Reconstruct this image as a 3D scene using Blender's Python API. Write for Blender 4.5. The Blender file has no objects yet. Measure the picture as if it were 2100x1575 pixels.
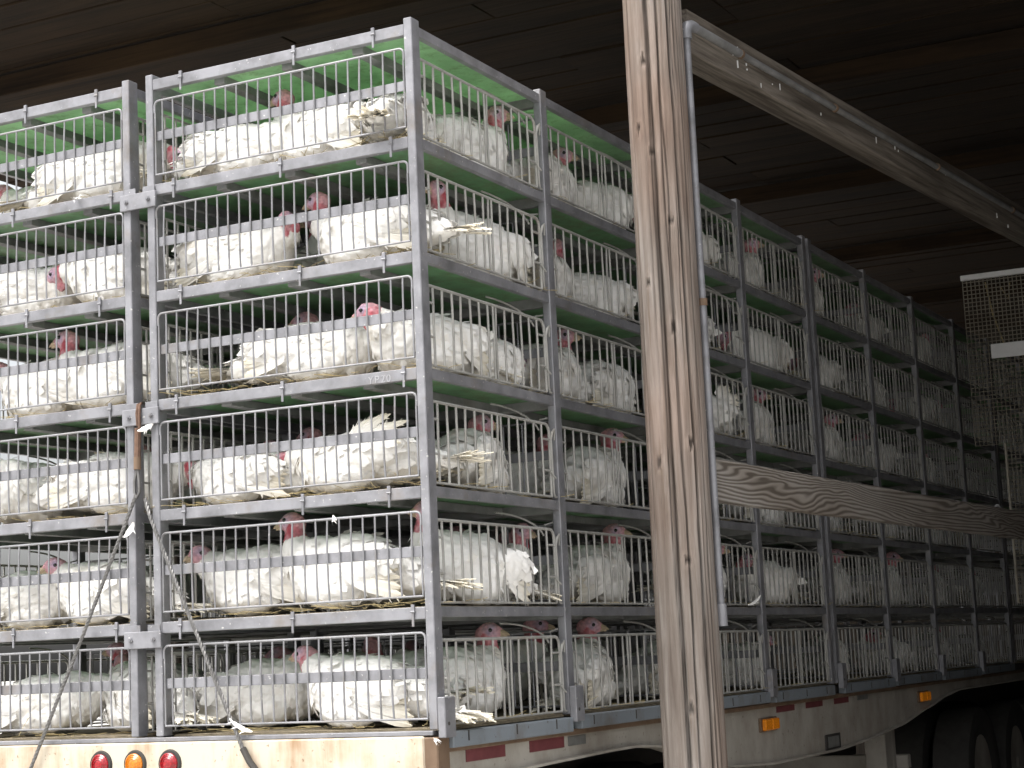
import bpy, bmesh, math, random
import numpy as np
from mathutils import Vector, Matrix, noise
R = math.radians
random.seed(7)
S = bpy.context.scene
COL = S.collection
ZB = 1.35                      # height of the trailer deck above the ground

# ------------------------------------------------------------------ camera
cam = bpy.data.cameras.new('camera'); camo = bpy.data.objects.new('camera', cam); COL.objects.link(camo)
cam.sensor_width = 36; cam.lens = 3806.06 * 36 / 2100; cam.clip_start = .05; cam.clip_end = 2000
rx = Vector((.88842054, .45686773, -.04450634)); ux = Vector((.10473824, -.10735867, .98868803)); fx = Vector((-.44692152, .88303227, .14323117))
camo.matrix_world = Matrix(((rx.x, ux.x, -fx.x, 3.3375), (rx.y, ux.y, -fx.y, -5.8855), (rx.z, ux.z, -fx.z, .2603 + ZB), (0, 0, 0, 1)))
S.camera = camo
# ------------------------------------------------------------------ sky, sun, exposure
SUN_EL, SUN_AZ = R(64), R(205)       # azimuth measured clockwise from +Y
w = bpy.data.worlds.new('World'); S.world = w; w.use_nodes = True
nt = w.node_tree; nt.nodes.clear()
sky = nt.nodes.new('ShaderNodeTexSky'); sky.sky_type = 'NISHITA'; sky.sun_disc = False
sky.sun_elevation = SUN_EL; sky.sun_rotation = SUN_AZ; sky.air_density = 1.0; sky.dust_density = 6.0; sky.ozone_density = 1.0
hs = nt.nodes.new('ShaderNodeHueSaturation'); hs.inputs['Saturation'].default_value = .22
bg = nt.nodes.new('ShaderNodeBackground'); bg.inputs['Strength'].default_value = .15
wo = nt.nodes.new('ShaderNodeOutputWorld')
nt.links.new(sky.outputs[0], hs.inputs['Color']); nt.links.new(hs.outputs[0], bg.inputs[0]); nt.links.new(bg.outputs[0], wo.inputs[0])
sun = bpy.data.lights.new('sun', 'SUN'); sun.energy = 1.5; sun.angle = R(40); sun.color = (1, .97, .92)
suno = bpy.data.objects.new('sun', sun); COL.objects.link(suno)
sd = Vector((math.sin(SUN_AZ) * math.cos(SUN_EL), math.cos(SUN_AZ) * math.cos(SUN_EL), math.sin(SUN_EL)))
suno.rotation_euler = sd.to_track_quat('Z', 'Y').to_euler(); suno.location = (0, -20, 30)
S.view_settings.view_transform = 'Standard'; S.view_settings.look = 'None'
S.view_settings.exposure = 1.15; S.view_settings.gamma = 1; S.view_settings.use_curve_mapping = False

# ------------------------------------------------------------------ helpers
class MB:
    def __init__(s): s.v = []; s.f = []; s.c = []
    def add(s, vs, fs, c=None):
        o = len(s.v); s.v += [tuple(p) for p in vs]; s.f += [tuple(i + o for i in f) for f in fs]
        if c is not None: s.c += [c] * len(vs) if not isinstance(c, list) else c
    def box(s, x0, x1, y0, y1, z0, z1, c=None):
        s.add([(x0,y0,z0),(x1,y0,z0),(x1,y1,z0),(x0,y1,z0),(x0,y0,z1),(x1,y0,z1),(x1,y1,z1),(x0,y1,z1)],
              [(0,3,2,1),(4,5,6,7),(0,1,5,4),(1,2,6,5),(2,3,7,6),(3,0,4,7)], c)
    def bbox(s, x0, x1, y0, y1, z0, z1, b=.003):
        bm = bmesh.new(); bmesh.ops.create_cube(bm, size=1)
        for v in bm.verts:
            v.co = ((x0+x1)/2 + v.co.x*(x1-x0), (y0+y1)/2 + v.co.y*(y1-y0), (z0+z1)/2 + v.co.z*(z1-z0))
        bmesh.ops.bevel(bm, geom=bm.edges[:], offset=b, segments=1, affect='EDGES', profile=.5)
        bm.verts.index_update()
        s.add([v.co[:] for v in bm.verts], [tuple(v.index for v in f.verts) for f in bm.faces]); bm.free()
    def tube(s, pts, r, n=6, cap=True, c=None):
        pts = [Vector(p) for p in pts]; k = len(pts); rs = r if isinstance(r, (list, tuple)) else [r]*k
        t0 = (pts[1]-pts[0]).normalized(); up = Vector((0,0,1)) if abs(t0.z) < .9 else Vector((1,0,0))
        a = t0.cross(up).normalized(); vs = []; fs = []
        for i in range(k):
            t = (pts[min(i+1,k-1)]-pts[max(i-1,0)]).normalized()
            a = (a - t*a.dot(t)).normalized(); b = t.cross(a)
            for j in range(n):
                th = 2*math.pi*j/n; vs.append(pts[i] + (a*math.cos(th)+b*math.sin(th))*rs[i])
        for i in range(k-1):
            for j in range(n): fs.append((i*n+j, i*n+(j+1)%n, (i+1)*n+(j+1)%n, (i+1)*n+j))
        if cap: fs.append(tuple(range(n))[::-1]); fs.append(tuple((k-1)*n+j for j in range(n)))
        s.add(vs, fs, c)
    def disc(s, c, axis, r, h, n=24):
        c = Vector(c); axis = Vector(axis).normalized(); s.tube([c, c+axis*h], r, n)
    def mesh(s, name, mat, smooth=False):
        m = bpy.data.meshes.new(name); m.from_pydata(s.v, [], s.f); m.materials.append(mat)
        if s.c and len(s.c) == len(s.v):
            a = m.color_attributes.new('col', 'FLOAT_COLOR', 'POINT')
            a.data.foreach_set('color', np.array([(c[0],c[1],c[2],1) for c in s.c], 'f').ravel())
        bm = bmesh.new(); bm.from_mesh(m); bmesh.ops.recalc_face_normals(bm, faces=bm.faces[:]); bm.to_mesh(m); bm.free()
        if smooth:
            m.polygons.foreach_set('use_smooth', [True]*len(m.polygons))
            try: m.set_sharp_from_angle(angle=R(40))
            except Exception: pass
        return m

def ob(name, mesh, parent=None, loc=None, rot=None, scale=None):
    o = bpy.data.objects.new(name, mesh); COL.objects.link(o)
    if parent is not None: o.parent = parent
    if loc is not None: o.location = loc
    if rot is not None: o.rotation_euler = rot
    if scale is not None: o.scale = scale
    return o
def tag(o, label=None, cat=None, group=None, kind=None):
    if label: o['label'] = label
    if cat: o['category'] = cat
    if group: o['group'] = group
    if kind: o['kind'] = kind
    return o
def empty(name, loc, label, cat, group=None):
    e = bpy.data.objects.new(name, None); COL.objects.link(e); e.location = loc; e.empty_display_size = .1
    return tag(e, label, cat, group)

# ------------------------------------------------------------------ materials
class NT:
    def __init__(s, name):
        s.m = bpy.data.materials.new(name); s.m.use_nodes = True; s.t = s.m.node_tree; s.b = s.t.nodes['Principled BSDF']
    def n(s, typ, **k):
        x = s.t.nodes.new('ShaderNode'+typ)
        for a, v in k.items():
            if a.startswith('i_'): x.inputs[a[2:].replace('_',' ')].default_value = v
            else: setattr(x, a, v)
        return x
    def l(s, a, b): s.t.links.new(a, b)
    def coord(s, scale=(1,1,1), kind='Object', rnd=False):
        tc = s.n('TexCoord'); mp = s.n('Mapping'); mp.inputs['Scale'].default_value = scale; s.l(tc.outputs[kind], mp.inputs[0])
        if rnd:
            oi = s.n('ObjectInfo'); mu = s.n('Math', operation='MULTIPLY'); mu.inputs[1].default_value = 37.0
            s.l(oi.outputs['Random'], mu.inputs[0]); s.l(mu.outputs[0], mp.inputs['Location'])
        return mp.outputs[0]
    def noise(s, co, scale, detail=4, rough=.55, dist=0):
        x = s.n('TexNoise'); x.inputs['Scale'].default_value = scale; x.inputs['Detail'].default_value = detail
        x.inputs['Roughness'].default_value = rough; x.inputs['Distortion'].default_value = dist; s.l(co, x.inputs['Vector']); return x.outputs['Fac']
    def ramp(s, fac, stops):
        x = s.n('ValToRGB'); e = x.color_ramp.elements
        while len(e) < len(stops): e.new(.5)
        for el, (p, c) in zip(e, stops): el.position = p; el.color = (*c, 1) if len(c) == 3 else c
        s.l(fac, x.inputs[0]); return x.outputs[0]
    def mix(s, fac, a, b, mode='MIX'):
        x = s.n('MixRGB', blend_type=mode)
        for i, v in ((0, fac), (1, a), (2, b)):
            if hasattr(v, 'is_linked') or hasattr(v, 'links'): s.l(v, x.inputs[i])
            else: x.inputs[i].default_value = v if i == 0 else (*v, 1)
        return x.outputs[0]
    def bump(s, h, strength=.3, dist=.01):
        x = s.n('Bump'); x.inputs['Strength'].default_value = strength; x.inputs['Distance'].default_value = dist
        s.l(h, x.inputs['Height']); s.l(x.outputs[0], s.b.inputs['Normal'])
    def col(s, c): s.l(c, s.b.inputs['Base Color'])
    def set(s, **k):
        for a, v in k.items(): s.b.inputs[a.replace('_',' ')].default_value = v
        return s
BLK, WHT = (0,0,0), (1,1,1)

def m_galv(name, base=(.275,.275,.295), dark=(.16,.16,.17), metallic=.35, rough=.5, spots=.6):
    t = NT(name); co = t.coord(); cr = t.coord(rnd=True)
    c = t.ramp(t.noise(cr, 9, 5, .6), [(.3, dark), (.62, base)])
    sp = t.ramp(t.noise(cr, 70, 2, .5), [(.70, BLK), (.76, WHT)])
    f = t.mix(1, sp, (spots,spots,spots), 'MULTIPLY')
    c = t.mix(f, c, (.74,.73,.70))
    ru = t.ramp(t.noise(cr, 4.3, 5, .7), [(.56, BLK), (.74, (.6,.6,.6))])
    c = t.mix(ru, c, (.20,.165,.13))
    t.col(c); t.set(Metallic=metallic, Roughness=rough)
    t.bump(t.noise(cr, 120, 3), .12, .003)
    return t.m
GALV = m_galv('galvanised_steel')
ROD = m_galv('galvanised_rod', (.27,.27,.285), (.18,.18,.185), .25, .45, .4)
SROD = m_galv('soiled_side_rod', (.35,.345,.325), (.25,.245,.23), .05, .6, .3)
JOIST = m_galv('dull_steel_joist', (.25,.25,.25), (.15,.15,.15), .2, .6, .2)

def m_green():
    t = NT('green_floor_sheet'); co = t.coord(rnd=True)
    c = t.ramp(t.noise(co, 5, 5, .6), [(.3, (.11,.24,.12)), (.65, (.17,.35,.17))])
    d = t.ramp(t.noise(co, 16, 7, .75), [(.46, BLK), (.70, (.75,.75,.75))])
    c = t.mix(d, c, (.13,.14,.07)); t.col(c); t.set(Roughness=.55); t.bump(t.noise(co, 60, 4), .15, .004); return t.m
GREEN = m_green()
def m_roofsheet():
    t = NT('translucent_green_sheet'); co = t.coord(rnd=True)
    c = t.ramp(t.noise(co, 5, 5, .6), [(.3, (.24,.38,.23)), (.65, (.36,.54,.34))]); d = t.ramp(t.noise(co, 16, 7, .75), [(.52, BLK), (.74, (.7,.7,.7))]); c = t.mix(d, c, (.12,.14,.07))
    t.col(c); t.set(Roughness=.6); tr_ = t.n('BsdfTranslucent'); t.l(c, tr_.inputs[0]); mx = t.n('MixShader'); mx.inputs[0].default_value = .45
    t.l(t.b.outputs[0], mx.inputs[1]); t.l(tr_.outputs[0], mx.inputs[2]); t.l(mx.outputs[0], t.t.nodes['Material Output'].inputs[0]); return t.m
TOPSHEET = m_roofsheet()

def m_col(name, dirt=.5, rough=.85, spec=.15):
    """colour of the piece from its 'col' attribute, with stains and a soft overlap of feathers"""
    t = NT(name); a = t.n('Attribute', attribute_name='col'); co = t.coord(rnd=True)
    st = t.ramp(t.noise(co, 4.5, 5, .65, .8), [(.56, BLK), (.78, (dirt,dirt,dirt))])
    st2 = t.ramp(t.noise(co, 26, 5, .65, .5), [(.63, BLK), (.74, (dirt,dirt,dirt))])
    c = t.mix(st, a.outputs['Color'], (.70,.58,.38), 'MULTIPLY'); c = t.mix(st2, c, (.55,.44,.30), 'MULTIPLY')
    t.col(c); t.set(Roughness=rough); t.b.inputs['Specular IOR Level'].default_value = spec
    v = t.n('TexVoronoi', feature='SMOOTH_F1'); v.inputs['Scale'].default_value = 26; v.inputs['Smoothness'].default_value = .5; t.l(t.coord((.55,1,.9), rnd=True), v.inputs['Vector'])
    fi = t.noise(t.coord((.25,1,1), rnd=True), 130, 4, .6)
    ad = t.n('Math', operation='MULTIPLY_ADD'); ad.inputs[1].default_value = .22; t.l(fi, ad.inputs[0]); t.l(v.outputs['Distance'], ad.inputs[2])
    t.bump(ad.outputs[0], .28, .010); return t.m
BIRD = m_col('turkey_body', .42); FEATH = m_col('feather', .36)
def m_plain(name, c, rough=.5, spec=.5, metallic=0, var=.25, scale=20, bump=.1):
    t = NT(name); co = t.coord(rnd=True); d = tuple(x*(1-var) for x in c)
    t.col(t.ramp(t.noise(co, scale, 5, .6), [(.3, d), (.7, c)])); t.set(Roughness=rough, Metallic=metallic)
    t.b.inputs['Specular IOR Level'].default_value = spec
    if bump: t.bump(t.noise(co, scale*6, 3), bump, .004)
    return t.m
EYE = m_plain('eye', (.012,.01,.01), .08, .8, bump=0)
BEAK = m_plain('beak_horn', (.60,.47,.33), .45, .4, var=.35, scale=60)
RUBBER = m_plain('tyre_rubber', (.060,.057,.053), .8, .2)
DARKSTEEL = m_plain('dark_chassis', (.07,.065,.06), .65, .3, .2)
STRAW = m_plain('straw', (.52,.42,.22), .8, .2, var=.5)
LITTER = m_plain('soiled_litter', (.33,.28,.20), .95, .1, var=.45, scale=30, bump=.5)
WHITEP = m_plain('white_painted_strip', (.78,.78,.78), .6, .3, var=.12)
WIRE = m_plain('mesh_wire', (.36,.33,.27), .5, .4, .4)
ROPE = m_plain('wire_rope', (.20,.195,.19), .5, .5, .5, scale=60)
RUSTROPE = m_plain('rusty_rope', (.20,.12,.085), .7, .3, .2, var=.5, scale=60)

def m_wood(name, light, dark, along, ring=14, stretch=.07, contrast=(.38,.6), red=None, fine=60, bumps=.5, rough=.85):
    t = NT(name); sc = [1,1,1]; sc[along] = stretch
    co = t.coord(tuple(sc), rnd=True)
    n = t.noise(co, ring, 6, .6, .4)
    c = t.ramp(n, [(contrast[0], dark), (contrast[1], light)])
    sf = [1,1,1]; sf[along] = .03
    cf = t.coord(tuple(sf), rnd=True); nf = t.noise(cf, fine, 5, .7)
    c = t.mix(t.ramp(nf, [(.3, (.85,.85,.85)), (.55, BLK)]), c, tuple(x*.45 for x in dark))
    if red:
        big = t.noise(t.coord((1,1,.35), rnd=True), 1.6, 3, .5)
        c = t.mix(t.ramp(big, [(.44, BLK), (.60, (.85,.85,.85))]), c, red, 'MULTIPLY')
    t.col(c); t.set(Roughness=rough); t.b.inputs['Specular IOR Level'].default_value = .2
    t.bump(nf, bumps, .012); return t.m
def m_flame():
    """plank sawn so that the growth rings show as contour bands"""
    t = NT('flame_grain_plank'); n = t.noise(t.coord((1, .15, 1)), 4.4, 2.6, .52, .6)
    sx = t.n('SeparateXYZ'); tc = t.n('TexCoord'); t.l(tc.outputs['Object'], sx.inputs[0])
    mz = t.n('Math', operation='MULTIPLY'); mz.inputs[1].default_value = 330; t.l(sx.outputs['Z'], mz.inputs[0])
    mu = t.n('Math', operation='MULTIPLY_ADD'); mu.inputs[1].default_value = 75; t.l(n, mu.inputs[0]); t.l(mz.outputs[0], mu.inputs[2])
    si = t.n('Math', operation='SINE'); t.l(mu.outputs[0], si.inputs[0])
    ma = t.n('MapRange'); ma.inputs[1].default_value = -1; ma.inputs[2].default_value = 1; t.l(si.outputs[0], ma.inputs[0])
    c = t.ramp(ma.outputs[0], [(.08, (.125,.108,.093)), (.40, (.21,.19,.17)), (.85, (.31,.285,.26))])
    big = t.noise(t.coord((1,.3,1)), 3, 4, .6); c = t.mix(t.ramp(big, [(.35, (.65,.65,.65)), (.6, BLK)]), c, (.62,.56,.50), 'MULTIPLY')
    t.col(c); t.set(Roughness=.85); t.b.inputs['Specular IOR Level'].default_value = .15; t.bump(ma.outputs[0], .5, .006); return t.m
FLAME = m_flame()
BEAMW = m_wood('weathered_beam', (.23,.20,.17), (.10,.083,.067), 1, 14, .05, bumps=.4)
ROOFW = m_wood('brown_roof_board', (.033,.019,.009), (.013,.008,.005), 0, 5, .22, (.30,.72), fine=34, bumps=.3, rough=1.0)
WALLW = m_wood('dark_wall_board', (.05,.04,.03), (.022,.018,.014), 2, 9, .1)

def m_pole():
    t = NT('weathered_pole'); a = t.n('Attribute', attribute_name='col')
    cf = t.coord((1,1,.028)); nf = t.noise(cf, 70, 6, .7); cm = t.coord((1,1,.07)); nm = t.noise(cm, 22, 5, .6, .3)
    c = t.ramp(nm, [(.30, (.135,.110,.094)), (.50, (.215,.185,.163)), (.68, (.31,.28,.258))])
    big = t.noise(t.coord((1,1,.4)), 2.3, 3, .5)
    c = t.mix(t.ramp(big, [(.46, BLK), (.62, (.8,.8,.8))]), c, (.96,.80,.72), 'MULTIPLY')
    c = t.mix(t.ramp(nf, [(.30, (.7,.7,.7)), (.44, BLK)]), c, (.13,.095,.07))
    c = t.mix(1, c, a.outputs['Color'], 'MULTIPLY'); t.col(c); t.set(Roughness=.85); t.b.inputs['Specular IOR Level'].default_value = .15
    t.bump(nf, .6, .012); return t.m
POLEW = m_pole()
def m_rusty(name, base, rust, amount=(.5,.72), streak=.12, scale=9):
    t = NT(name); co = t.coord((1,1,streak)); c2 = t.coord()
    n = t.noise(co, scale, 6, .65); n2 = t.noise(c2, 3.2, 5, .6)
    x = t.n('Math', operation='ADD'); t.l(n, x.inputs[0]); t.l(n2, x.inputs[1])
    h = t.n('Math', operation='MULTIPLY'); h.inputs[1].default_value = .5; t.l(x.outputs[0], h.inputs[0])
    c = t.ramp(h.outputs[0], [(amount[0], base), (amount[1], rust)])
    d = t.ramp(t.noise(c2, 45, 3), [(.66, BLK), (.72, (.7,.7,.7))]); c = t.mix(d, c, tuple(q*.6 for q in rust))
    t.col(c); t.set(Roughness=.6); t.b.inputs['Specular IOR Level'].default_value = .3; t.bump(t.noise(c2, 90, 4), .1, .004); return t.m
CREAM = m_rusty('rust_stained_cream_paint', (.56,.50,.40), (.30,.17,.08), (.47,.67))
WEB = m_rusty('dusty_chassis_paint', (.43,.405,.36), (.26,.225,.185), (.42,.68), .5, 5)
RUBRAIL = m_rusty('blue_grey_rub_rail', (.20,.225,.25), (.12,.09,.065), (.5,.75), .6, 8)
RUSTY = m_rusty('rusty_edge', (.19,.128,.085), (.10,.062,.038), (.4,.7), .5, 12)
def m_lens(name, c, em=0):
    t = NT(name); t.set(Roughness=.15); t.b.inputs['Coat Weight'].default_value = .5
    co = t.coord(); v = t.n('TexVoronoi'); v.inputs['Scale'].default_value = 120; t.l(co, v.inputs['Vector'])
    t.col(t.ramp(v.outputs['Distance'], [(0, c), (.6, tuple(x*.55 for x in c))])); t.bump(v.outputs['Distance'], .3, .003)
    if em: t.b.inputs['Emission Color'].default_value = (*c, 1); t.b.inputs['Emission Strength'].default_value = em
    return t.m
REDL = m_lens('red_lens', (.45,.012,.02)); AMBL = m_lens('amber_lens', (.80,.25,.012), .06); REFL = m_plain('faded_red_reflector', (.19,.055,.06), .5, .4, var=.3)
REFD = m_plain('worn_grey_reflector', (.20,.20,.19), .5, .4, var=.3)
def m_ground():
    t = NT('gravel_yard'); co = t.coord()
    c = t.ramp(t.noise(co, 2, 8, .7), [(.3, (.34,.33,.31)), (.7, (.47,.46,.43))])
    c = t.mix(t.ramp(t.noise(co, 60, 3), [(.5, BLK), (.7, (.6,.6,.6))]), c, (.52,.51,.48)); t.col(c); t.set(Roughness=.95); t.bump(t.noise(co, 50, 5), .5, .02); return t.m
GROUND = m_ground()

# ------------------------------------------------------------------ ground
g = MB(); g.add([(-400,-400,0),(400,-400,0),(400,400,0),(-400,400,0)], [(0,1,2,3)])
tag(ob('ground', g.mesh('ground', GROUND)), 'pale gravel yard under and around the trailer', kind='structure')

g = MB(); g.add([(-6.4,.4,.004),(3.8,.4,.004),(3.8,17,.004),(-6.4,17,.004)], [(0,1,2,3)])  # slab added over the pale ground so less light bounces up under the roof
tag(ob('added_shed_slab', g.mesh('added_shed_slab', m_plain('added_slab_concrete', (.34,.32,.29), .9, .2, var=.4, scale=3))), 'darker floor slab added inside the shed to cut ground bounce', kind='structure')

# ------------------------------------------------------------------ shed: roof of brown boards, back wall, added shading wall
shed = empty('shed', (0, 8, 0), 'dark open-sided shed with brown board roof over the trailer', 'shed')
RZ = 3.9 + ZB
X0, X1, Y0, Y1 = -6.2, 3.8, 1.15, 17.0
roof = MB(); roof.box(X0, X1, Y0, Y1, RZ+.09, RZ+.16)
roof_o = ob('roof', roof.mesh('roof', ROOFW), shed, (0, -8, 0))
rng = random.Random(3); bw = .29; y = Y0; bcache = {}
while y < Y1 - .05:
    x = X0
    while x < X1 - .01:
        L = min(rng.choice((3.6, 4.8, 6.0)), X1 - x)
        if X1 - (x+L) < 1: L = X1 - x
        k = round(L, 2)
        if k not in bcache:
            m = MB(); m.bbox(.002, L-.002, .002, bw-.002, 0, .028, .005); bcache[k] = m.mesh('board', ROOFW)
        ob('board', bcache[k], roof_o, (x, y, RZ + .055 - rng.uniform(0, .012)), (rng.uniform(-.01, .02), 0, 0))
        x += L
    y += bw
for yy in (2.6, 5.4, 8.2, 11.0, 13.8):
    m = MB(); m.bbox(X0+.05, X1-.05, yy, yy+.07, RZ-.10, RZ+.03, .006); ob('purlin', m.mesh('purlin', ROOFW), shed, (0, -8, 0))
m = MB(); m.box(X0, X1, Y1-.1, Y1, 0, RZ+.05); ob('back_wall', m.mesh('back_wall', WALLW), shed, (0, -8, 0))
m = MB(); m.box(X1-.1, X1, 1.4, Y1-.1, 0, RZ+.05); ob('added_shade_wall', m.mesh('added_shade_wall', WALLW), shed, (0, -8, 0))  # wall out of view, added to keep light off the far bays
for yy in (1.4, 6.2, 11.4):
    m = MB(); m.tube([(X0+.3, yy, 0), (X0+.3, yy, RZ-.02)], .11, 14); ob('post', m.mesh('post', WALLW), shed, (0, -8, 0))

# ------------------------------------------------------------------ round wooden pole with drying cracks and knots
def make_pole(rad, h, na, nz, seed):
    rg = random.Random(seed); vs = np.zeros((nz+1, na, 3)); cs = np.ones((nz+1, na, 3))
    cr = [(R(282), .012, .020, .28), (R(262), .008, .012, .5), (R(325), .010, .014, .7), (R(345), .006, .010, 1.4),
          (R(300), .006, .008, 2.3), (R(230), .006, .008, .9), (R(15), .007, .010, 1.1), (R(120), .01, .015, .4), (R(180), .008, .012, .8)]
    for c_ in range(22): cr.append((rg.uniform(0, 6.28), rg.uniform(.003, .006), rg.uniform(.003, .007), rg.uniform(.6, 3)))
    knots = [(R(268), 4.04), (R(298), 2.90), (R(300), 1.95), (R(254), 3.1), (R(290), 1.36), (R(275), 3.65), (R(255), 2.35), (R(318), 2.42), (R(305), 3.35), (R(250), 3.75)]
    for i in range(nz+1):
        z = h*i/nz
        for j in range(na):
            th = 2*math.pi*j/na
            r = rad*(1.03 - .012*z) + .004*noise.noise((math.cos(th)*1.3, math.sin(th)*1.3, z*.8+seed)) + .0022*noise.noise((math.cos(th)*9, math.sin(th)*9, z*1.1)) \
                + .0012*noise.noise((math.cos(th)*22, math.sin(th)*22, z*2.5))
            col = 1.0
            for q, (a, wd, dp, fr) in enumerate(cr):
                aa = a + .10*noise.noise((q*7.1, 3.3, z*fr)) + .02*noise.noise((q*3.1, 9.3, z*5)) - .02*(z-2.5)*(q < 4)
                d = abs((th-aa+math.pi) % (2*math.pi) - math.pi)*rad
                if d > wd: continue
                k = 1 - d/wd
                on = noise.noise((q*5.7, 1.7, z*fr*.55)) + (1.0 if q == 0 else .5 if q < 3 else .12)
                if on <= 0: continue
                k *= min(1, on*4); r -= dp*k; col = min(col, 1-.75*k)
            for (a, kz) in knots:
                dx = ((th-a+math.pi) % (2*math.pi) - math.pi)*rad; dz = (z-kz)*.75
                d = math.hypot(dx, dz)
                if d < .030:
                    if d < .012: r -= .006; col *= .35
                    else: r += .004*(1-(d-.012)/.018); col *= 1.15
            vs[i, j] = (r*math.cos(th), r*math.sin(th), z); cs[i, j] = col
    fs = [(i*na+j, i*na+(j+1) % na, (i+1)*na+(j+1) % na, (i+1)*na+j) for i in range(nz) for j in range(na)]
    m = MB(); m.add(vs.reshape(-1, 3).tolist(), fs, cs.reshape(-1, 3).tolist())
    return m.mesh('pole', POLEW, True)
pole = ob('wooden_pole', make_pole(.127, RZ+.02, 200, 230, 4), None, (.5, 1.2, 0))
tag(pole, 'thick round weathered wooden pole with a long crack standing beside the cages', 'pole')
pole2 = ob('wooden_pole', make_pole(.12, RZ+.02, 40, 60, 9), None, (1.02, 7.75, 0))
tag(pole2, 'round wooden pole holding the far ends of the overhead beam and plank', 'pole')

def beam(name, a, b, wdt, hgt, mat, seg=24, wob=.004, loc=None):
    """long board from a to b (top centre line); origin at its near end"""
    a, b = Vector(a), Vector(b); d = b-a; L = Vector((d.x, d.y, 0)).length; m = MB(); vs = []; fs = []
    sec = [(-wdt/2, -hgt+.006), (-wdt/2+.006, -hgt), (wdt/2-.006, -hgt), (wdt/2, -hgt+.006), (wdt/2, -.006), (wdt/2-.006, 0), (-wdt/2+.006, 0), (-wdt/2, -.006)]
    for i in range(seg+1):
        t = i/seg
        for k, (sx, sz) in enumerate(sec):
            n1 = wob*noise.noise((t*9, k*.9, 3.1)); n2 = wob*noise.noise((t*9, k*.9, 8.1))
            vs.append((sx+n1, t*L, sz+n2+d.z*t))
    for i in range(seg):
        for k in range(8): fs.append((i*8+k, i*8+(k+1) % 8, (i+1)*8+(k+1) % 8, (i+1)*8+k))
    fs += [tuple(range(8)), tuple(seg*8+k for k in range(8))]
    m.add(vs, fs); o = ob(name, m.mesh(name, mat), None, a, (0, 0, -math.atan2(d.x, d.y)))
    return o
bm_o = tag(beam('overhead_beam', (.545, 1.335, 2.965+ZB), (1.0, 7.64, 3.05+ZB), .13, .195, BEAMW), 'grey weathered beam running overhead from the wooden pole, stained with droppings', 'beam')
pl_o = tag(beam('guard_plank', (.585, 1.325, 1.02+ZB), (.875, 7.68, 1.015+ZB), .045, .178, FLAME, 30, .006), 'grey plank with swirling wood grain nailed low across the cages', 'plank')
rg = random.Random(11)
dm = MB()                       # droppings streaked down the beam
for i in range(22):
    t = .3+6*rg.random()**1.4; z = rg.uniform(-.15, -.01); l = rg.uniform(.005, .035); wd = rg.uniform(.0015, .004)
    dm.box(.062, .0685, t, t+wd*2.2, z-l, z)
ob('dropping_streak', dm.mesh('dropping_streak', WHITEP), bm_o)['kind'] = 'stuff'
m = MB(); m.tube([(.02, 5.05, -.004), (.02, 5.05, .045)], .010, 8); peg = m.mesh('peg', RUSTY)
ob('peg', peg, pl_o); ob('peg', peg, pl_o, (-.01, .75, 0))
m = MB(); m.tube([(.0, 4.35, -.006), (.0, 4.42, .012), (.0, 4.5, -.006)], .008, 6); ob('dried_dropping', m.mesh('dried_dropping', WHITEP), pl_o)

# galvanised pipe down the pole and along the beam
pipe = empty('galvanised_pipe', (.61, 1.30, ZB-.6), 'thin galvanised pipe running down the wooden pole and along the overhead beam', 'pipe')
def P_(pts): return [(x-.61, y-1.30, z+.6) for (x, y, z) in pts]
m = MB(); m.tube(P_([(.61, 1.30, .40), (.61, 1.30, 1.2), (.609, 1.302, 2.0), (.61, 1.30, 2.84)]), .0165, 12); ob('vertical_run', m.mesh('vertical_run', GALV, True), pipe)
m = MB(); m.tube(P_([(.61, 1.30, .33), (.61, 1.30, .42)]), .025, 12); ob('coupling', m.mesh('coupling', GALV, True), pipe)
m = MB(); m.tube(P_([(.61, 1.30, 2.82), (.61, 1.30, 2.855), (.613, 1.31, 2.88), (.618, 1.34, 2.89), (.621, 1.38, 2.89)]), .024, 12); ob('elbow', m.mesh('elbow', GALV, True), pipe)
pts = [(.621 + .071*(y-1.37), y, 2.89 + .0135*(y-1.37)) for y in np.linspace(1.37, 7.5, 14)]
m = MB(); m.tube(P_(pts[:2]), .0195, 12); m.tube(P_(pts), .0155, 12); ob('horizontal_run', m.mesh('horizontal_run', JOIST, True), pipe)
for yy in (1.85, 3.0, 4.6, 6.1):
    q = (.621 + .071*(yy-1.37), yy, 2.89 + .0135*(yy-1.37)); m = MB(); m.tube(P_([(q[0], q[1]-.01, q[2]), (q[0], q[1]+.01, q[2])]), .022, 10); ob('strap', m.mesh('strap', RUSTY), pipe)
m = MB(); m.tube(P_([(.61, 1.30, 1.66), (.61, 1.30, 1.69)]), .021, 10); ob('strap', m.mesh('strap', RUSTY), pipe)

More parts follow.
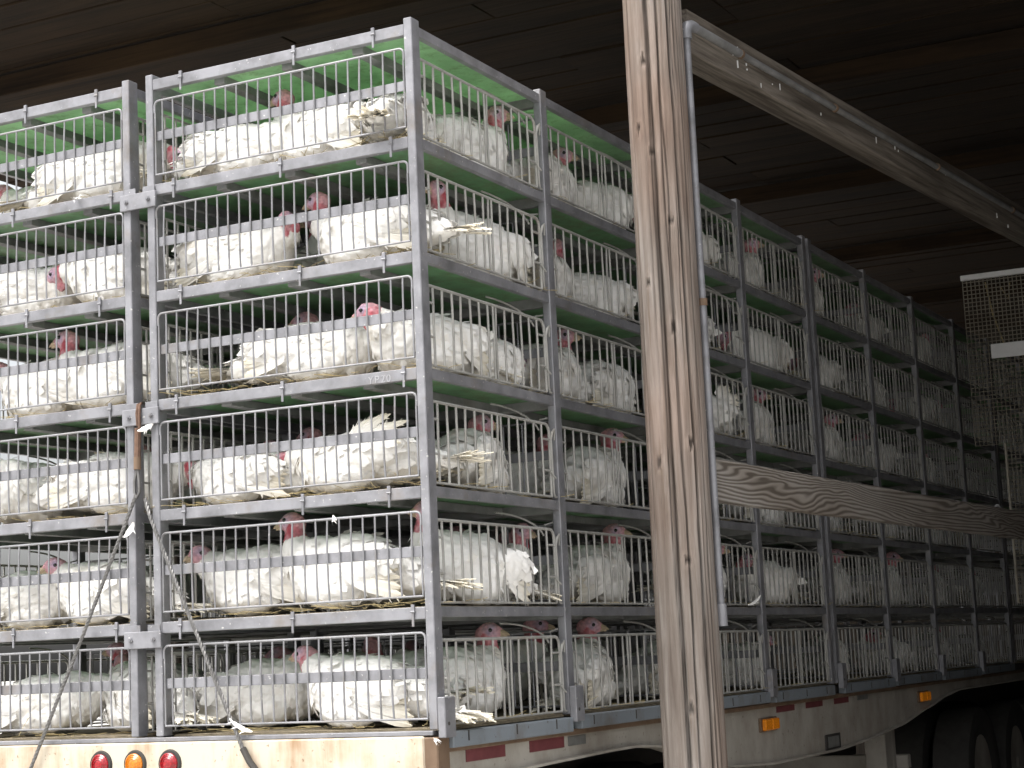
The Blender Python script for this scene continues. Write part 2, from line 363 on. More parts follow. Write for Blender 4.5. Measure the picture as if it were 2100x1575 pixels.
# ------------------------------------------------------------------ wire mesh panel hung beside the cages, far down the shed
mp = empty('wire_mesh_panel', (.70, 7.55, ZB+1.59), 'fine wire mesh panel with a white strip hanging beside the far cages', 'mesh panel')
wm = MB(); pit = .030
for i in range(int(.95/pit)+1):
    x = -.43 + i*pit; wm.tube([(x, 0, 0), (x, 0, 1.24)], .0034, 4)
for k in range(int(1.24/pit)+1): wm.tube([(-.43, .004, k*pit), (.52, .004, k*pit)], .0034, 4)
ob('wire_grid', wm.mesh('wire_grid', WIRE), mp)['kind'] = 'stuff'
m = MB(); m.bbox(-.44, .54, -.018, .018, 1.215, 1.255, .004); ob('top_bar', m.mesh('top_bar', WHITEP), mp)
m = MB(); m.bbox(-.26, .50, -.022, -.006, .62, .725, .003); ob('white_strip', m.mesh('white_strip', WHITEP), mp)
m = MB(); m.tube([(-.27, .02, 1.19), (-.235, .03, .95), (-.17, .02, .72)], .006, 6); m.tube([(-.1, .05, 1.17), (-.12, .05, 1.05), (-.17, .05, 1.15)], .004, 5); ob('stick', m.mesh('stick', STRAW), mp)
mp2 = empty('wire_mesh_panel', (.93, 7.50, ZB+.45), 'wire mesh panel standing below the one with the white strip', 'mesh panel')
wm = MB()
for i in range(18):
    x = -.43 + i*pit; wm.tube([(x, 0, 0), (x, 0, 1.13)], .0034, 4)
for k in range(38): wm.tube([(-.43, .004, k*pit), (.09, .004, k*pit)], .0034, 4)
ob('wire_grid', wm.mesh('wire_grid', WIRE), mp2)['kind'] = 'stuff'
m = MB(); m.bbox(-.445, -.43, -.008, .008, 0, 1.14, .002); ob('edge_wire', m.mesh('edge_wire', WIRE), mp2)

# ------------------------------------------------------------------ trailer
TL = 14.2
tr = empty('flatbed_trailer', (-1.3, 0, 0), 'flatbed trailer with cream rust-stained rear sill and dusty chassis under the cages', 'trailer')
def tp(name, mb, mat, smooth=False, loc=(0,0,0), par=None):
    return ob(name, mb.mesh(name, mat, smooth), par or tr, (1.3+loc[0], loc[1], loc[2]) if par is None else loc)
m = MB(); m.bbox(-2.58, -.03, .06, TL, ZB-.06, ZB-.012, .004); tp('deck', m, DARKSTEEL)
m = MB(); m.bbox(-2.6, -.055, -.012, .055, ZB-.40, ZB-.022, .006); tp('rear_sill', m, CREAM)
m = MB(); m.bbox(-.053, .004, -.015, .075, ZB-.40, ZB-.026, .005); tp('corner_plate', m, RUSTY)
m = MB(); m.bbox(-2.6, -.02, -.005, .05, ZB-.020, ZB-.004, .002); tp('sill_cap', m, GALV)
# side member: web with curved lower edge and a bottom flange
prof = [(.06, -.20), (.5, -.198), (1.05, -.186), (1.54, -.178), (1.8, -.178), (2.1, -.198), (2.5, -.27), (3.0, -.355), (3.6, -.382), (4.7, -.384), (5.4, -.36), (6.03, -.318), (6.8, -.232), (7.25, -.178), (7.65, -.150), (9.55, -.149), (TL, -.149)]
def interp(y):
    for (a, za), (b, zb) in zip(prof, prof[1:]):
        if a <= y <= b: t = (y-a)/(b-a); t = t*t*(3-2*t)*.4+t*.6; return za+(zb-za)*t
    return prof[-1][1]
ys = list(np.linspace(.06, TL, 150))
for sgn, nm in ((0, 'side_member'), (-2.55, 'side_member')):
    m = MB(); vs = []; fs = []
    for y in ys:
        zb = interp(y)
        for (dx, dz) in ((-.03, -.062), (-.03, zb+.012), (-.002, zb+.010), (-.002, zb), (-.10, zb), (-.10, zb+.008), (-.045, zb+.012), (-.045, -.062)):
            x = dx if sgn == 0 else sgn - dx; vs.append((x, y, dz+ZB))
    for i in range(len(ys)-1):
        for k in range(8): fs.append((i*8+k, i*8+(k+1) % 8, (i+1)*8+(k+1) % 8, (i+1)*8+k))
    fs += [tuple(range(8)), tuple((len(ys)-1)*8+k for k in range(8))]
    m.add(vs, fs); tp(nm, m, WEB)
m = MB(); m.bbox(-.9, -.8, .3, TL, ZB-.42, ZB-.07, .006); tp('inner_beam', m, DARKSTEEL)
m = MB(); m.bbox(-1.8, -1.7, .3, TL, ZB-.42, ZB-.07, .006); tp('inner_beam', m, DARKSTEEL)
cm = MB(); cm.bbox(-2.48, -.11, -.03, .03, -.14, -.065, .003); cmesh = cm.mesh('cross_member', DARKSTEEL)
for yy in np.arange(.5, TL, .75): ob('cross_member', cmesh, tr, (1.3, yy, ZB))
# rub rail pieces, one per bay, over a rusty edge strip
m = MB(); m.bbox(-.028, -.004, .08, TL, ZB-.085, ZB-.062, .003); tp('rusty_edge_strip', m, RUSTY)
PY = [.03, 1.13, 2.34, 3.55, 4.67]; PY2 = [.03, 1.19, 2.37, 3.56, 4.70]
posts_abs = PY + [4.75+q for q in PY2]
for i in range(len(posts_abs)-1):
    a, b = posts_abs[i], posts_abs[i+1]
    if b-a < .3: continue
    dz = -.03 if i == 0 else (-.012 if i % 2 else 0)
    m = MB(); m.bbox(-.026, .018, a+.05, b-.035, ZB-.058+dz*.4, ZB-.002+dz*.3, .004)
    rr = tp('rub_rail', m, RUBRAIL)
    for yy in (a+.16, (a+b)/2, b-.2):
        bb = MB(); bb.box(.018, .021, yy, yy+.006, ZB-.05, ZB-.012); ob('slot', bb.mesh('slot', DARKSTEEL), rr)
    for yy in [a]:
        m = MB(); m.bbox(.003, .034, a-.035, a+.045, ZB-.03, ZB+.115, .003); sp = tp('stake_pocket', m, GALV)
        bb = MB(); bb.disc((.034, a-.01, ZB+.02), (1, 0, 0), .007, .002, 10); ob('bolt', bb.mesh('bolt', DARKSTEEL), sp)
# reflective tape pieces and side marker lamps, number plate frame
for (a, b, zt, zb, mt) in ((.25, .565, -.074, -.120, REFL), (.776, 1.09, -.074, -.120, REFL), (1.13, 1.30, -.080, -.118, REFD), (3.72, 4.02, -.066, -.108, REFL), (4.22, 4.52, -.066, -.108, REFL), (4.74, 5.02, -.066, -.108, REFL), (5.2, 5.42, -.068, -.105, REFD)):
    m = MB(); m.box(-.0295, -.0268, a, b, ZB+zb-.012, ZB+zt-.012); tp('reflector_strip', m, mt)
for yy, zz in ((3.56, -.172), (6.69, -.155)):
    m = MB(); m.bbox(-.031, -.016, yy-.13, yy+.13, ZB+zz-.036, ZB+zz+.036, .004); sm = tp('side_marker', m, RUSTY)
    m = MB(); m.bbox(-.017, .006, yy-.11, yy-.005, ZB+zz-.030, ZB+zz+.030, .006); m.bbox(-.017, .006, yy+.005, yy+.11, ZB+zz-.030, ZB+zz+.030, .006); ob('lens', m.mesh('lens', AMBL), sm)
m = MB(); m.bbox(-.031, -.022, 4.52, 4.80, ZB-.372, ZB-.285, .003); pf = tp('plate_frame', m, DARKSTEEL)
m = MB(); m.bbox(-.0225, -.019, 4.56, 4.76, ZB-.360, ZB-.298, .001); ob('plate', m.mesh('plate', REFD), pf)
# three round tail lamps
for i, x in enumerate((-1.52, -1.352, -1.184)):
    m = MB(); m.tube([(x, -.010, ZB-.103), (x, -.021, ZB-.103)], [.056, .050], 28); tl = tp('tail_light', m, RUBBER)
    m = MB(); rr_ = [.042, .041, .036, .035, .029, .028, .021, .020, .012, .004]; m.tube([(x, yy_, ZB-.103) for yy_ in (-.018, -.026, -.030, -.0275, -.0325, -.030, -.0345, -.032, -.0355, -.034)], rr_, 28)
    ob('lens', m.mesh('lens', AMBL if i == 1 else REDL, True), tl)
# wheels and axles, landing legs
def wheel_meshes():
    t = MB(); n = 44; prof2 = [(.30, -.11), (.36, -.145), (.46, -.15), (.505, -.135), (.52, -.10), (.52, .10), (.505, .135), (.46, .15), (.36, .145), (.30, .11)]
    vs = []; fs = []; k = len(prof2)
    for i in range(n):
        th = 2*math.pi*i/n
        for (r, x) in prof2:
            rr = r - (.010 if (i % 2 and abs(x) < .12 and r > .5) else 0); vs.append((x, rr*math.cos(th), rr*math.sin(th)))
    for i in range(n):
        for j in range(k-1): fs.append((i*k+j, ((i+1) % n)*k+j, ((i+1) % n)*k+j+1, i*k+j+1))
    t.add(vs, fs); tm = t.mesh('tyre', RUBBER, True)
    h = MB(); h.tube([(.12, 0, 0), (.10, 0, 0), (.03, 0, 0), (.03, 0, 0), (.10, 0, 0), (.13, 0, 0)], [.305, .28, .24, .12, .11, .04], 32)
    for q in range(8): a = q*math.pi/4; h.tube([(.03, .17*math.cos(a), .17*math.sin(a)), (.055, .17*math.cos(a), .17*math.sin(a))], .016, 8)
    return tm, h.mesh('rim', WEB, True)
tyre_m, rim_m = wheel_meshes()
for yy in (1.7, 2.9, 8.75, 10.0):
    for (x, fl) in ((-.27, 1), (-.62, -1), (-2.03, 1), (-2.38, -1)):
        wz = .52 if yy < 5 else .52
        wt = ob('wheel', tyre_m, tr, (1.3+x, yy, wz), (0, 0, 0 if fl > 0 else math.pi)); ob('rim', rim_m, wt)
    m = MB(); m.tube([(-2.4, yy, .52), (-.25, yy, .52)], .065, 12); ax = tp('axle', m, DARKSTEEL)
    for xs in (-.85, -1.75):
        m = MB(); m.bbox(xs-.07, xs+.07, yy-.5, yy+.5, .58, .66, .005); m.bbox(xs-.05, xs+.05, yy-.48, yy-.40, .655, ZB-.41, .005); m.bbox(xs-.05, xs+.05, yy+.40, yy+.48, .655, ZB-.41, .005)
        ob('leaf_spring', m.mesh('leaf_spring', DARKSTEEL), ax)
for x in (-.24, -2.3):
    m = MB(); m.bbox(x-.07, x+.07, 6.22, 6.38, .05, ZB-.12, .006); m.bbox(x-.05, x+.05, 6.45, 6.53, .45, ZB-.12, .006); m.bbox(x-.10, x+.10, 6.15, 6.45, 0, .05, .006)
    lg = tp('landing_leg', m, WEB)
m = MB(); m.bbox(-2.3, -.12, 6.55, 6.63, ZB-.62, ZB-.53, .006); tp('leg_brace', m, WEB)
m = MB(); m.tube([(-.85, .9, ZB-.36), (-.5, 1.5, .62)], .035, 8); tp('strut', m, DARKSTEEL)
m = MB(); m.bbox(-1.0, -.3, 12.5, 13.9, ZB-.75, ZB-.40, .05); tp('tank', m, DARKSTEEL)

# ------------------------------------------------------------------ poultry racks: 4 bays long, 6 tiers high
H = .44; RW = 1.26; NT_ = 6
def rod_variants(z0, z1, r, name, mat, bow, n=4, seed=1):
    rg = random.Random(seed); out = []
    for i in range(n):
        m = MB(); bx, by = rg.uniform(-bow, bow), rg.uniform(-bow, bow); pts = []
        for k in range(6):
            t = k/5; s_ = math.sin(t*math.pi); pts.append((bx*s_ + rg.uniform(-.0006, .0006), by*s_*.5, z0+(z1-z0)*t))
        m.tube(pts, r, 6, cap=False); out.append(m.mesh(name, mat, True))
    return out
REARBAR = rod_variants(.039, .347, .0038, 'bar', ROD, .004)
SIDEBAR = rod_variants(.010, .315, .0048, 'bar', SROD, .003, seed=5)
def arc(c, r, a0, a1, n, f): return [f(c[0]+r*math.cos(a0+(a1-a0)*i/n), c[1]+r*math.sin(a0+(a1-a0)*i/n)) for i in range(n+1)]
def rear_frame():
    m = MB(); xl, xr, zt, zb, y, r = -RW+.042, -.042, .347, .039, .006, .0048
    q = .02; f = lambda a, b: (a, y, b)
    m.tube([f(xl, zt-.05)] + arc((xl+q, zt-q), q, math.pi, math.pi/2, 4, f) + arc((xr-q, zt-q), q, math.pi/2, 0, 4, f) + [f(xr, zt-.05)], r, 8)
    m.tube([f(xl, zb+.02), f(xl, zb)] + [f(xr, zb), f(xr, zb+.02)], r*.85, 8)
    m.tube([f(xl+.002, zt-.05), f(xl+.002, zb)], r*.8, 6); m.tube([f(xr-.002, zt-.05), f(xr-.002, zb)], r*.8, 6)
    return m.mesh('gate', ROD, True)
REARF = rear_frame()
mm = MB(); mm.bbox(-RW+.036, -.036, .0115, .0165, .182, .221, .0015); FLATB = mm.mesh('flat_bar', GALV)
NRB = 22; RBX = [-RW+.042+(RW-.084)*(i+.75)/(NRB+.5) for i in range(NRB)]
mm = MB()
for x in RBX: mm.tube([(x, .006, .039), (x, .006, .347)], .0044, 5, cap=False)
REARBARS = mm.mesh('bars', ROD, True)
_sc = {}
def side_meshes(wd):
    k = round(wd, 2)
    if k in _sc: return _sc[k]
    m = MB(); x = -.014; zt, zb, r = .315, .012, .0062; f = lambda a, b: (x, a, b); y0, y1 = .012, wd-.045; q = .035
    m.tube([f(y0, zb), f(y0, zt)] + arc((y1-q, zt-q), q, math.pi/2, 0, 5, f) + [f(y1, zb)], r, 8)
    m.tube([f(y0, zb), f(y1, zb)], r*.8, 6)
    ys = [y0+.012+(y1-y0-.02)*t for t in [(i+.35)/13.2 for i in range(7)]+[7.0/13.2]+[(i+.35)/13.2 for i in range(7, 13)]]
    # short stays at both ends
    for zz in (.25, .12): m.tube([f(y0-.02, zz), f(ys[0], zz)], r*.8, 6); m.tube([f(ys[-1], zz), f(y1, zz)], r*.8, 6)
    l = MB()
    l.tube([(x+.008, y1+.012, .285), (x+.010, y1+.004, .270), (x+.008, y1+.002, .25), (x+.008, y1+.006, .12), (x+.008, y1+.008, .03), (x+.006, y1+.02, .012), (x+.004, y1+.04, .012)], .0042, 6)
    l.tube([(x+.008, y1-.012, .115), (x+.012, y1+.004, .098), (x+.014, y1+.02, .088)], .0042, 6)
    l.tube([(x+.008, y1+.002, .25), (x+.014, y1+.012, .288), (x+.012, y1+.028, .296), (x+.008, y1+.036, .28), (x+.006, y1+.036, .25)], .0042, 6)
    pts = [(x-.03-.05*(1-t), y1-.36+.33*math.sin(t*math.pi/2), .29+.085*math.cos(t*math.pi/2)) for t in np.linspace(0, 1, 9)]
    l.tube(pts, .0042, 6); l.tube([(x-.03, y1-.02, .335), (x-.025, y1+.045, .348)], .0035, 5)
    b = MB()
    for y in ys: b.tube([(x, y, .010), (x, y, .315)], .0046, 5, cap=False)
    _sc[k] = (m.mesh('gate', SROD, True), l.mesh('latch_wire', SROD, True), b.mesh('bars', SROD, True), ys)
    return _sc[k]
def partition_mesh():
    m = MB(); m.bbox(-RW+.04, -.04, -.003, .003, .175, .215, .001)
    m.tube([(-RW+.04, .006, .34), (-.04, .006, .34)], .0045, 5); m.tube([(-RW+.04, .006, .03), (-.04, .006, .03)], .0045, 5)
    for i in range(13): x = -RW+.09+i*(RW-.18)/12; m.tube([(x, .008, .03), (x, .008, .34)], .004, 4, cap=False)
    return m.mesh('partition', GALV)
PARTM = partition_mesh()
mm = MB(); mm.bbox(-.007, .007, -.004, .004, -.022, .010, .001); mm.bbox(-.005, .005, -.004, .000, -.070, -.022, .001); mm.tube([(-.009, -.003, -.016), (.009, -.003, -.016)], .004, 6); CLIP = mm.mesh('clip', GALV)

def make_rack(loc, posts, label, outer, rear_gate, fine_rear, fine_bays, latches=True, inner=True):
    rk = empty('poultry_rack', loc, label, 'cage rack', 'racks of turkey cages on the trailer')
    L = posts[-1]+.03; rg = random.Random(int(loc[1]*10)+int(abs(loc[0])*100))
    pm = MB(); pm.bbox(-.018, .018, -.03, .03, 0, 2.662, .003); pmesh = pm.mesh('post', GALV)
    for yc in posts:
        for x in (-.018, -RW+.018): ob('post', pmesh, rk, (x, yc, 0))
    rrm = MB(); rrm.bbox(-RW+.036, -.036, .003, .033, -.044, 0, .002); rmesh = rrm.mesh('rear_rail', GALV)
    for k in range(1, 7):
        ro = ob('rear_rail', rmesh, rk, (0, 0, k*H))
        if fine_rear:
            for x in ([-.10, -.62, -1.13] if k % 2 else [-.16, -.55, -1.10]): ob('clip', CLIP, ro, (x+rg.uniform(-.02, .02), 0, 0))
    crm = MB(); crm.bbox(-RW+.036, -.036, -.016, .016, -.05, 0, .002); cmesh_ = crm.mesh('cross_rail', JOIST)
    for yc in posts[1:]:
        for k in range(1, 7): ob('cross_rail', cmesh_, rk, (0, yc, k*H))
    bays = list(zip(posts, posts[1:]))
    for bi, (a, b) in enumerate(bays):
        wd = b-a-.06; y0 = a+.03
        sm = MB(); sm.bbox(-.031, -.005, 0, wd, -.038, 0, .002); smesh = sm.mesh('side_rail', GALV)
        im = MB(); im.bbox(-RW+.005, -RW+.031, 0, wd, -.047, 0, .002); imesh = im.mesh('side_rail', GALV)
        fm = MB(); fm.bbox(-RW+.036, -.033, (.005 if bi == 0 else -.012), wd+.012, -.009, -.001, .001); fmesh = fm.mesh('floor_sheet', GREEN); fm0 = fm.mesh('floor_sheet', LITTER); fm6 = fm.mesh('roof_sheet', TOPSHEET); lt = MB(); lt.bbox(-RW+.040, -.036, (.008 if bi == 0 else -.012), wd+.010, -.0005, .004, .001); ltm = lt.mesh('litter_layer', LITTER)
        jm = MB(); jm.bbox(-.025, .025, .036 if bi == 0 else .018, wd+.012, -.043, -.0095, .002); jmesh = jm.mesh('joist', JOIST)
        gm, lm, bmh, ys = side_meshes(wd)
        for k in range(0, 7):
            if k: ob('side_rail', smesh, rk, (0, y0, k*H)); ob('side_rail', imesh, rk, (0, y0, k*H))
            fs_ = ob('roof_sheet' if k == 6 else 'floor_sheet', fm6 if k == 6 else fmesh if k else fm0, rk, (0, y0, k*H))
            if k < 6: ob('litter_layer', ltm, fs_)
            if k:
                for x in (-.30, -.63, -.96): ob('joist', jmesh, rk, (x, y0, k*H))
        for k in range(6):
            for side in (0, 1):
                if side != outer and not inner: continue
                # side 0 is the +X face, side 1 the -X face
                gt = ob('gate', gm, rk, (0 if side == 0 else -RW, y0, k*H+.003), None, None if side == 0 else (-1, 1, 1))
                if side == outer:
                    if latches: ob('latch_wire', lm, gt)
                    if bi in fine_bays:
                        for y in ys: ob('bar', rg.choice(SIDEBAR), gt, (-.014, y, 0))
                        continue
                bo = ob('bars', bmh, gt); bo['kind'] = 'stuff'
            if bi: ob('partition', PARTM, rk, (0, a, k*H+.003))
    if rear_gate:
        for k in range(6):
            gt = ob('gate', REARF, rk, (0, 0, k*H)); ob('flat_bar', FLATB, gt)
            if fine_rear:
                for x in RBX: ob('bar', rg.choice(REARBAR), gt, (x, .006, 0))
            else:
                bo = ob('bars', REARBARS, gt); bo['kind'] = 'stuff'
    return rk
RX, LX = 0.0, -1.345
rackA = make_rack((RX, 0, ZB), PY, 'six-tier galvanised cage rack between the wooden pole and the wire ropes, full of turkeys', 0, True, True, (0, 1))
rackB = make_rack((LX, 0, ZB), PY, 'six-tier galvanised cage rack at the trailer rear, across the tie plates from the corner rack', 1, True, True, ())
rackC = make_rack((RX, 4.75, ZB), PY2, 'second cage rack along the trailer side, behind the guard plank', 0, True, False, (), True, False)
rackD = make_rack((RX, 9.50, ZB), PY2, 'third cage rack along the trailer side, half hidden by the wire mesh panels', 0, True, False, (), True, False)
rackE = make_rack((LX, 4.75, ZB), PY2, 'cage rack standing behind the rear rack with the tie plates, on the far side', 1, False, False, (), False, False)
# tie plates bolting the two rear racks together
for (x, z) in ((-1.297, 2.139), (-1.301, 1.257), (-1.307, .374)):
    m = MB(); m.bbox(x-.090, x+.090, -.016, -.003, z-.033, z+.033, .002); tpz = ob('tie_plate', m.mesh('tie_plate', GALV), rackA)
    m = MB(); m.bbox(x-.078, x-.018, -.004, -.001, z+.01, z+.058, .001); m.bbox(x+.018, x+.078, -.004, -.001, z+.01, z+.058, .001); ob('mounting_tab', m.mesh('mounting_tab', GALV), tpz)
    for dx in (-.055, .055):
        m = MB(); m.tube([(x+dx, -.015, z), (x+dx, -.024, z)], .010, 6); m.tube([(x+dx, -.022, z), (x+dx, -.030, z)], .0055, 8); ob('bolt', m.mesh('bolt', GALV), tpz)
# scratched lettering on a rear rail
fc = bpy.data.curves.new('lettering', 'FONT'); fc.body = 'YP20'; fc.size = .040; fc.extrude = .0006; fc.space_character = 1.25
fo = bpy.data.objects.new('lettering', fc); COL.objects.link(fo); bpy.context.view_layer.update()
lm_ = bpy.data.meshes.new_from_object(fo.evaluated_get(bpy.context.evaluated_depsgraph_get())); bpy.data.objects.remove(fo)
lm_.materials.clear(); lm_.materials.append(m_plain('scratched_grey', (.36,.36,.38), .6))
ob('lettering', lm_, rackA, (-.245, .0022, 3*H-.042), (R(90), 0, 0))

# ------------------------------------------------------------------ wire ropes tying the racks down
wr = empty('wire_rope', (-1.86, -.03, ZB-.11), 'rusty wire rope looped over the middle tie plate and slanting down to the sill', 'wire rope')
def W_(pts): return [(x+1.86, y+.03, z+.11) for (x, y, z) in pts]
m = MB(); m.tube(W_([(-1.309, -.02, 1.22), (-1.308, -.026, 1.27), (-1.305, -.022, 1.305), (-1.300, -.004, 1.312), (-1.296, -.022, 1.303), (-1.296, -.027, 1.26), (-1.298, -.022, 1.15)]), .006, 8)
m.tube(W_([(-1.304, -.026, 1.21), (-1.307, -.028, 1.09)]), .013, 8); ob('sling_loop', m.mesh('sling_loop', RUSTROPE, True), wr)
m = MB(); m.tube(W_([(-1.307, -.028, 1.095), (-1.307, -.029, 1.045)]), .015, 10); ob('ferrule', m.mesh('ferrule', RUSTY, True), wr)
m = MB(); m.tube(W_([(-1.308, -.028, 1.05), (-1.322, -.03, 1.0), (-1.322, -.03, .955), (-1.311, -.031, .932), (-1.298, -.03, .955), (-1.300, -.029, 1.0), (-1.306, -.028, 1.05)]), .006, 8); ob('eye_loop', m.mesh('eye_loop', ROPE, True), wr)
def rope(pts, r, mat, name, par, f):
    m = MB(); P = [Vector(p) for p in f(pts)]
    for s_ in range(3):
        q = []
        for a, b in zip(P, P[1:]):
            n = max(2, int((b-a).length/.012)); t = (b-a).normalized(); u = t.cross(Vector((0, 1, 0))).normalized(); v = t.cross(u)
            for i in range(n):
                ph = s_*2.094 + (len(q)*.012)/.055*6.283; q.append(a+(b-a)*(i/n) + (u*math.cos(ph)+v*math.sin(ph))*r*.52)
        m.tube(q, r*.62, 5)
    return ob(name, m.mesh(name, mat, True), par)
rope([(-1.315, -.03, .945), (-1.58, -.033, .42), (-1.86, -.034, -.11), (-1.93, -.03, -.24)], .0075, ROPE, 'rope_strand', wr, W_)
wr2 = empty('wire_rope', (-.77, -.03, ZB-.12), 'grey wire rope slanting from the right-hand post of the tie plates down to the sill', 'wire rope')
def W2(pts): return [(x+.77, y+.03, z+.12) for (x, y, z) in pts]
rope([(-1.285, -.012, .93), (-1.254, -.022, .853), (-1.04, -.03, .40), (-.826, -.03, -.06)], .0080, ROPE, 'rope_strand', wr2, W2)
m = MB(); m.tube(W2([(-.83, -.03, -.05), (-.80, -.031, -.10), (-.765, -.030, -.14), (-.74, -.026, -.20)]), .013, 8); ob('rope_end', m.mesh('rope_end', DARKSTEEL, True), wr2)

# ------------------------------------------------------------------ turkeys
WHITE = (.90, .885, .855); CREAMY = (.80, .74, .60)
def rotz(v, a): return Vector((v.x*math.cos(a)-v.y*math.sin(a), v.x*math.sin(a)+v.y*math.cos(a), v.z))
def ico(bm_, M, sub=3):
    bmesh.ops.create_icosphere(bm_, subdivisions=sub, radius=1, matrix=M)
def feather(mb, base, d, nrm, L, wd, curl, rg, tip=CREAMY, root=WHITE, ragged=.35, n=7):
    """one long quill: a narrow blade with a raised rachis and a frayed edge"""
    d = Vector(d).normalized(); nrm = Vector(nrm); nrm = (nrm - d*nrm.dot(d)).normalized(); sd_ = d.cross(nrm); base = Vector(base)
    vs = []; cs = []; fs = []
    for i in range(n+1):
        t = i/n; prof_ = min(1, .35+t*2.2)*(1 if t < .7 else max(.12, 1-((t-.7)/.3)**1.6*.85))
        c = base + d*L*t + nrm*(curl*t*t*L) + nrm*.0
        cc = tuple(root[k]*(1-t**1.5)+tip[k]*t**1.5 for k in range(3))
        wl, wr_ = wd*prof_*(1-rg.random()*ragged*t), wd*prof_*(1-rg.random()*ragged*t)
        vs += [c - sd_*wl - nrm*.002, c + nrm*.0025, c + sd_*wr_ - nrm*.002]; cs += [cc, tuple(x*.97 for x in cc), cc]
    for i in range(n): fs += [(i*3, i*3+1, i*3+4, i*3+3), (i*3+1, i*3+2, i*3+5, i*3+4)]
    k0 = len(vs)
    for i in range(2, n):                                   # loose barbs
        for s_ in (0, 2):
            if rg.random() < .55*ragged/.35:
                p = vs[i*3+s_]; q = vs[i*3+1]; e = (p-q)*rg.uniform(.5, 1.1) + d*rg.uniform(.008, .022); j = len(vs)
                vs += [p - d*.004, p + d*.006, p + e]; cs += [cs[i*3]]*3; fs.append((j, j+1, j+2))
    mb.add(vs, fs, cs)

def make_turkey(name, neck, head, hdir, tail_up=.1, wing=0, seed=0, tilt=0, tail_mess=.3):
    rg = random.Random(seed); prim = []
    def ell(c, r, ry=0, skin=0): prim.append(('e', Vector(c), Vector(r), Matrix.Rotation(ry, 3, 'Y'), skin))
    def cap(a, b, ra, rb, skin=0): prim.append(('c', Vector(a), Vector(b), ra, rb, skin))
    ell((.0, 0, .155), (.205, .145, .136), R(8)); ell((.130, 0, .150), (.125, .135, .135), 0); ell((-.16, 0, .130), (.17, .108, .088), R(14)); ell((-.255, 0, .112), (.13, .070, .055), R(12))
    for s_ in (-1, 1):
        ell((-.06, s_*.108, .155), (.20, .046, .082), R(14)); ell((.03, s_*.088, .075), (.13, .072, .072))
    ell((-.33, 0, .105+tail_up*.05), (.07, .050, .026), R(0))
    hd = Vector(hdir).normalized(); hc = Vector(head); neck = [Vector(p) for p in neck]
    rads = [.090, .066, .045, .037, .034][:len(neck)]
    while len(rads) < len(neck): rads.append(.034)
    npts = neck + [hc - hd*.012]; rr = rads + [.033]
    for i in range(len(npts)-1): cap(npts[i], npts[i+1], rr[i], rr[i+1], 0 if i == 0 else 1)
    up = (Vector((0, 0, 1)) - hd*hd.z).normalized(); sdv = hd.cross(up)
    KH = 1.32; HM = Matrix((hd, -sdv, up)).transposed()              # columns: forward, left, up
    def hp(x, y, z): return hc + (hd*x - sdv*y + up*z)*KH
    def hell(c, r): prim.append(('e', hp(*c), Vector(r)*KH, HM, 2))
    hell((0, 0, .004), (.036, .026, .029)); hell((.020, 0, -.002), (.024, .019, .019)); hell((-.016, 0, -.004), (.030, .026, .028))
    cap(hp(.030, 0, .016), hp(.047, .006, .004), .0085, .006, 2)
    prim.append(('e', hp(.004, 0, -.034), Vector((.028, .013, .034)), HM, 1))
    bm_ = bmesh.new()
    for p in prim:
        if p[0] == 'e': ico(bm_, Matrix.Translation(p[1]) @ p[3].to_4x4() @ Matrix.Diagonal((*p[2], 1)), 3)
        else:
            a, b, ra, rb = p[1:5]; k = max(2, int((b-a).length/.012))
            for i in range(k+1): t = i/k; ico(bm_, Matrix.Translation(a.lerp(b, t)) @ Matrix.Scale(ra+(rb-ra)*t, 4), 2)
    tmp = bpy.data.meshes.new('tmp'); bm_.to_mesh(tmp); bm_.free(); to = bpy.data.objects.new('tmp', tmp); COL.objects.link(to)
    md = to.modifiers.new('r', 'REMESH'); md.mode = 'VOXEL'; md.voxel_size = .0065; md.use_smooth_shade = True
    ms = to.modifiers.new('s', 'SMOOTH'); ms.factor = .5; ms.iterations = 3
    bpy.context.view_layer.update()
    me = bpy.data.meshes.new_from_object(to.evaluated_get(bpy.context.evaluated_depsgraph_get())); bpy.data.objects.remove(to); bpy.data.meshes.remove(tmp)
    me.name = 'body'; me.materials.clear(); me.materials.append(BIRD)
    nv = len(me.vertices); co = np.zeros(nv*3, 'f'); me.vertices.foreach_get('co', co); co = co.reshape(-1, 3)
    best = np.full(nv, 9.); skin = np.zeros(nv, int); tn = np.zeros(nv)
    for p in prim:
        if p[0] == 'e':
            M_ = np.array(p[3]); q = (co-np.array(p[1])) @ M_ / np.array(p[2]); d_ = (np.linalg.norm(q, axis=1)-1)*min(p[2])
        else:
            a, b = np.array(p[1]), np.array(p[2]); ab = b-a; t = np.clip(((co-a) @ ab)/(ab @ ab+1e-9), 0, 1)
            d_ = np.linalg.norm(co-(a+t[:, None]*ab), axis=1) - (p[3]+(p[4]-p[3])*t)
        k = d_ < best; best[k] = d_[k]; skin[k] = p[-1]
    cols = np.zeros((nv, 4), 'f'); cols[:, 3] = 1
    nz = np.array([noise.noise(Vector(c)*38) for c in co]); nz2 = np.array([noise.noise(Vector(c)*110+Vector((3, 1, 7))) for c in co])
    W0 = np.array(WHITE); cols[:, :3] = W0
    eyep = [np.array(hp(.012, s_*.0235, .008)) for s_ in (-1, 1)]
    de = np.minimum(*[np.linalg.norm(co-e, axis=1) for e in eyep])
    pink = np.array((.64, .35, .385)); red = np.array((.50, .105, .135)); lil = np.array((.52, .42, .56))
    nk = skin == 1; cols[nk, :3] = red + (pink-red)*np.clip(.45+nz[nk]*1.1, 0, 1)[:, None]
    hk = skin == 2; f = np.clip(1-(de[hk]-.010)/.034, 0, 1)*np.clip(.85+nz[hk], 0, 1)
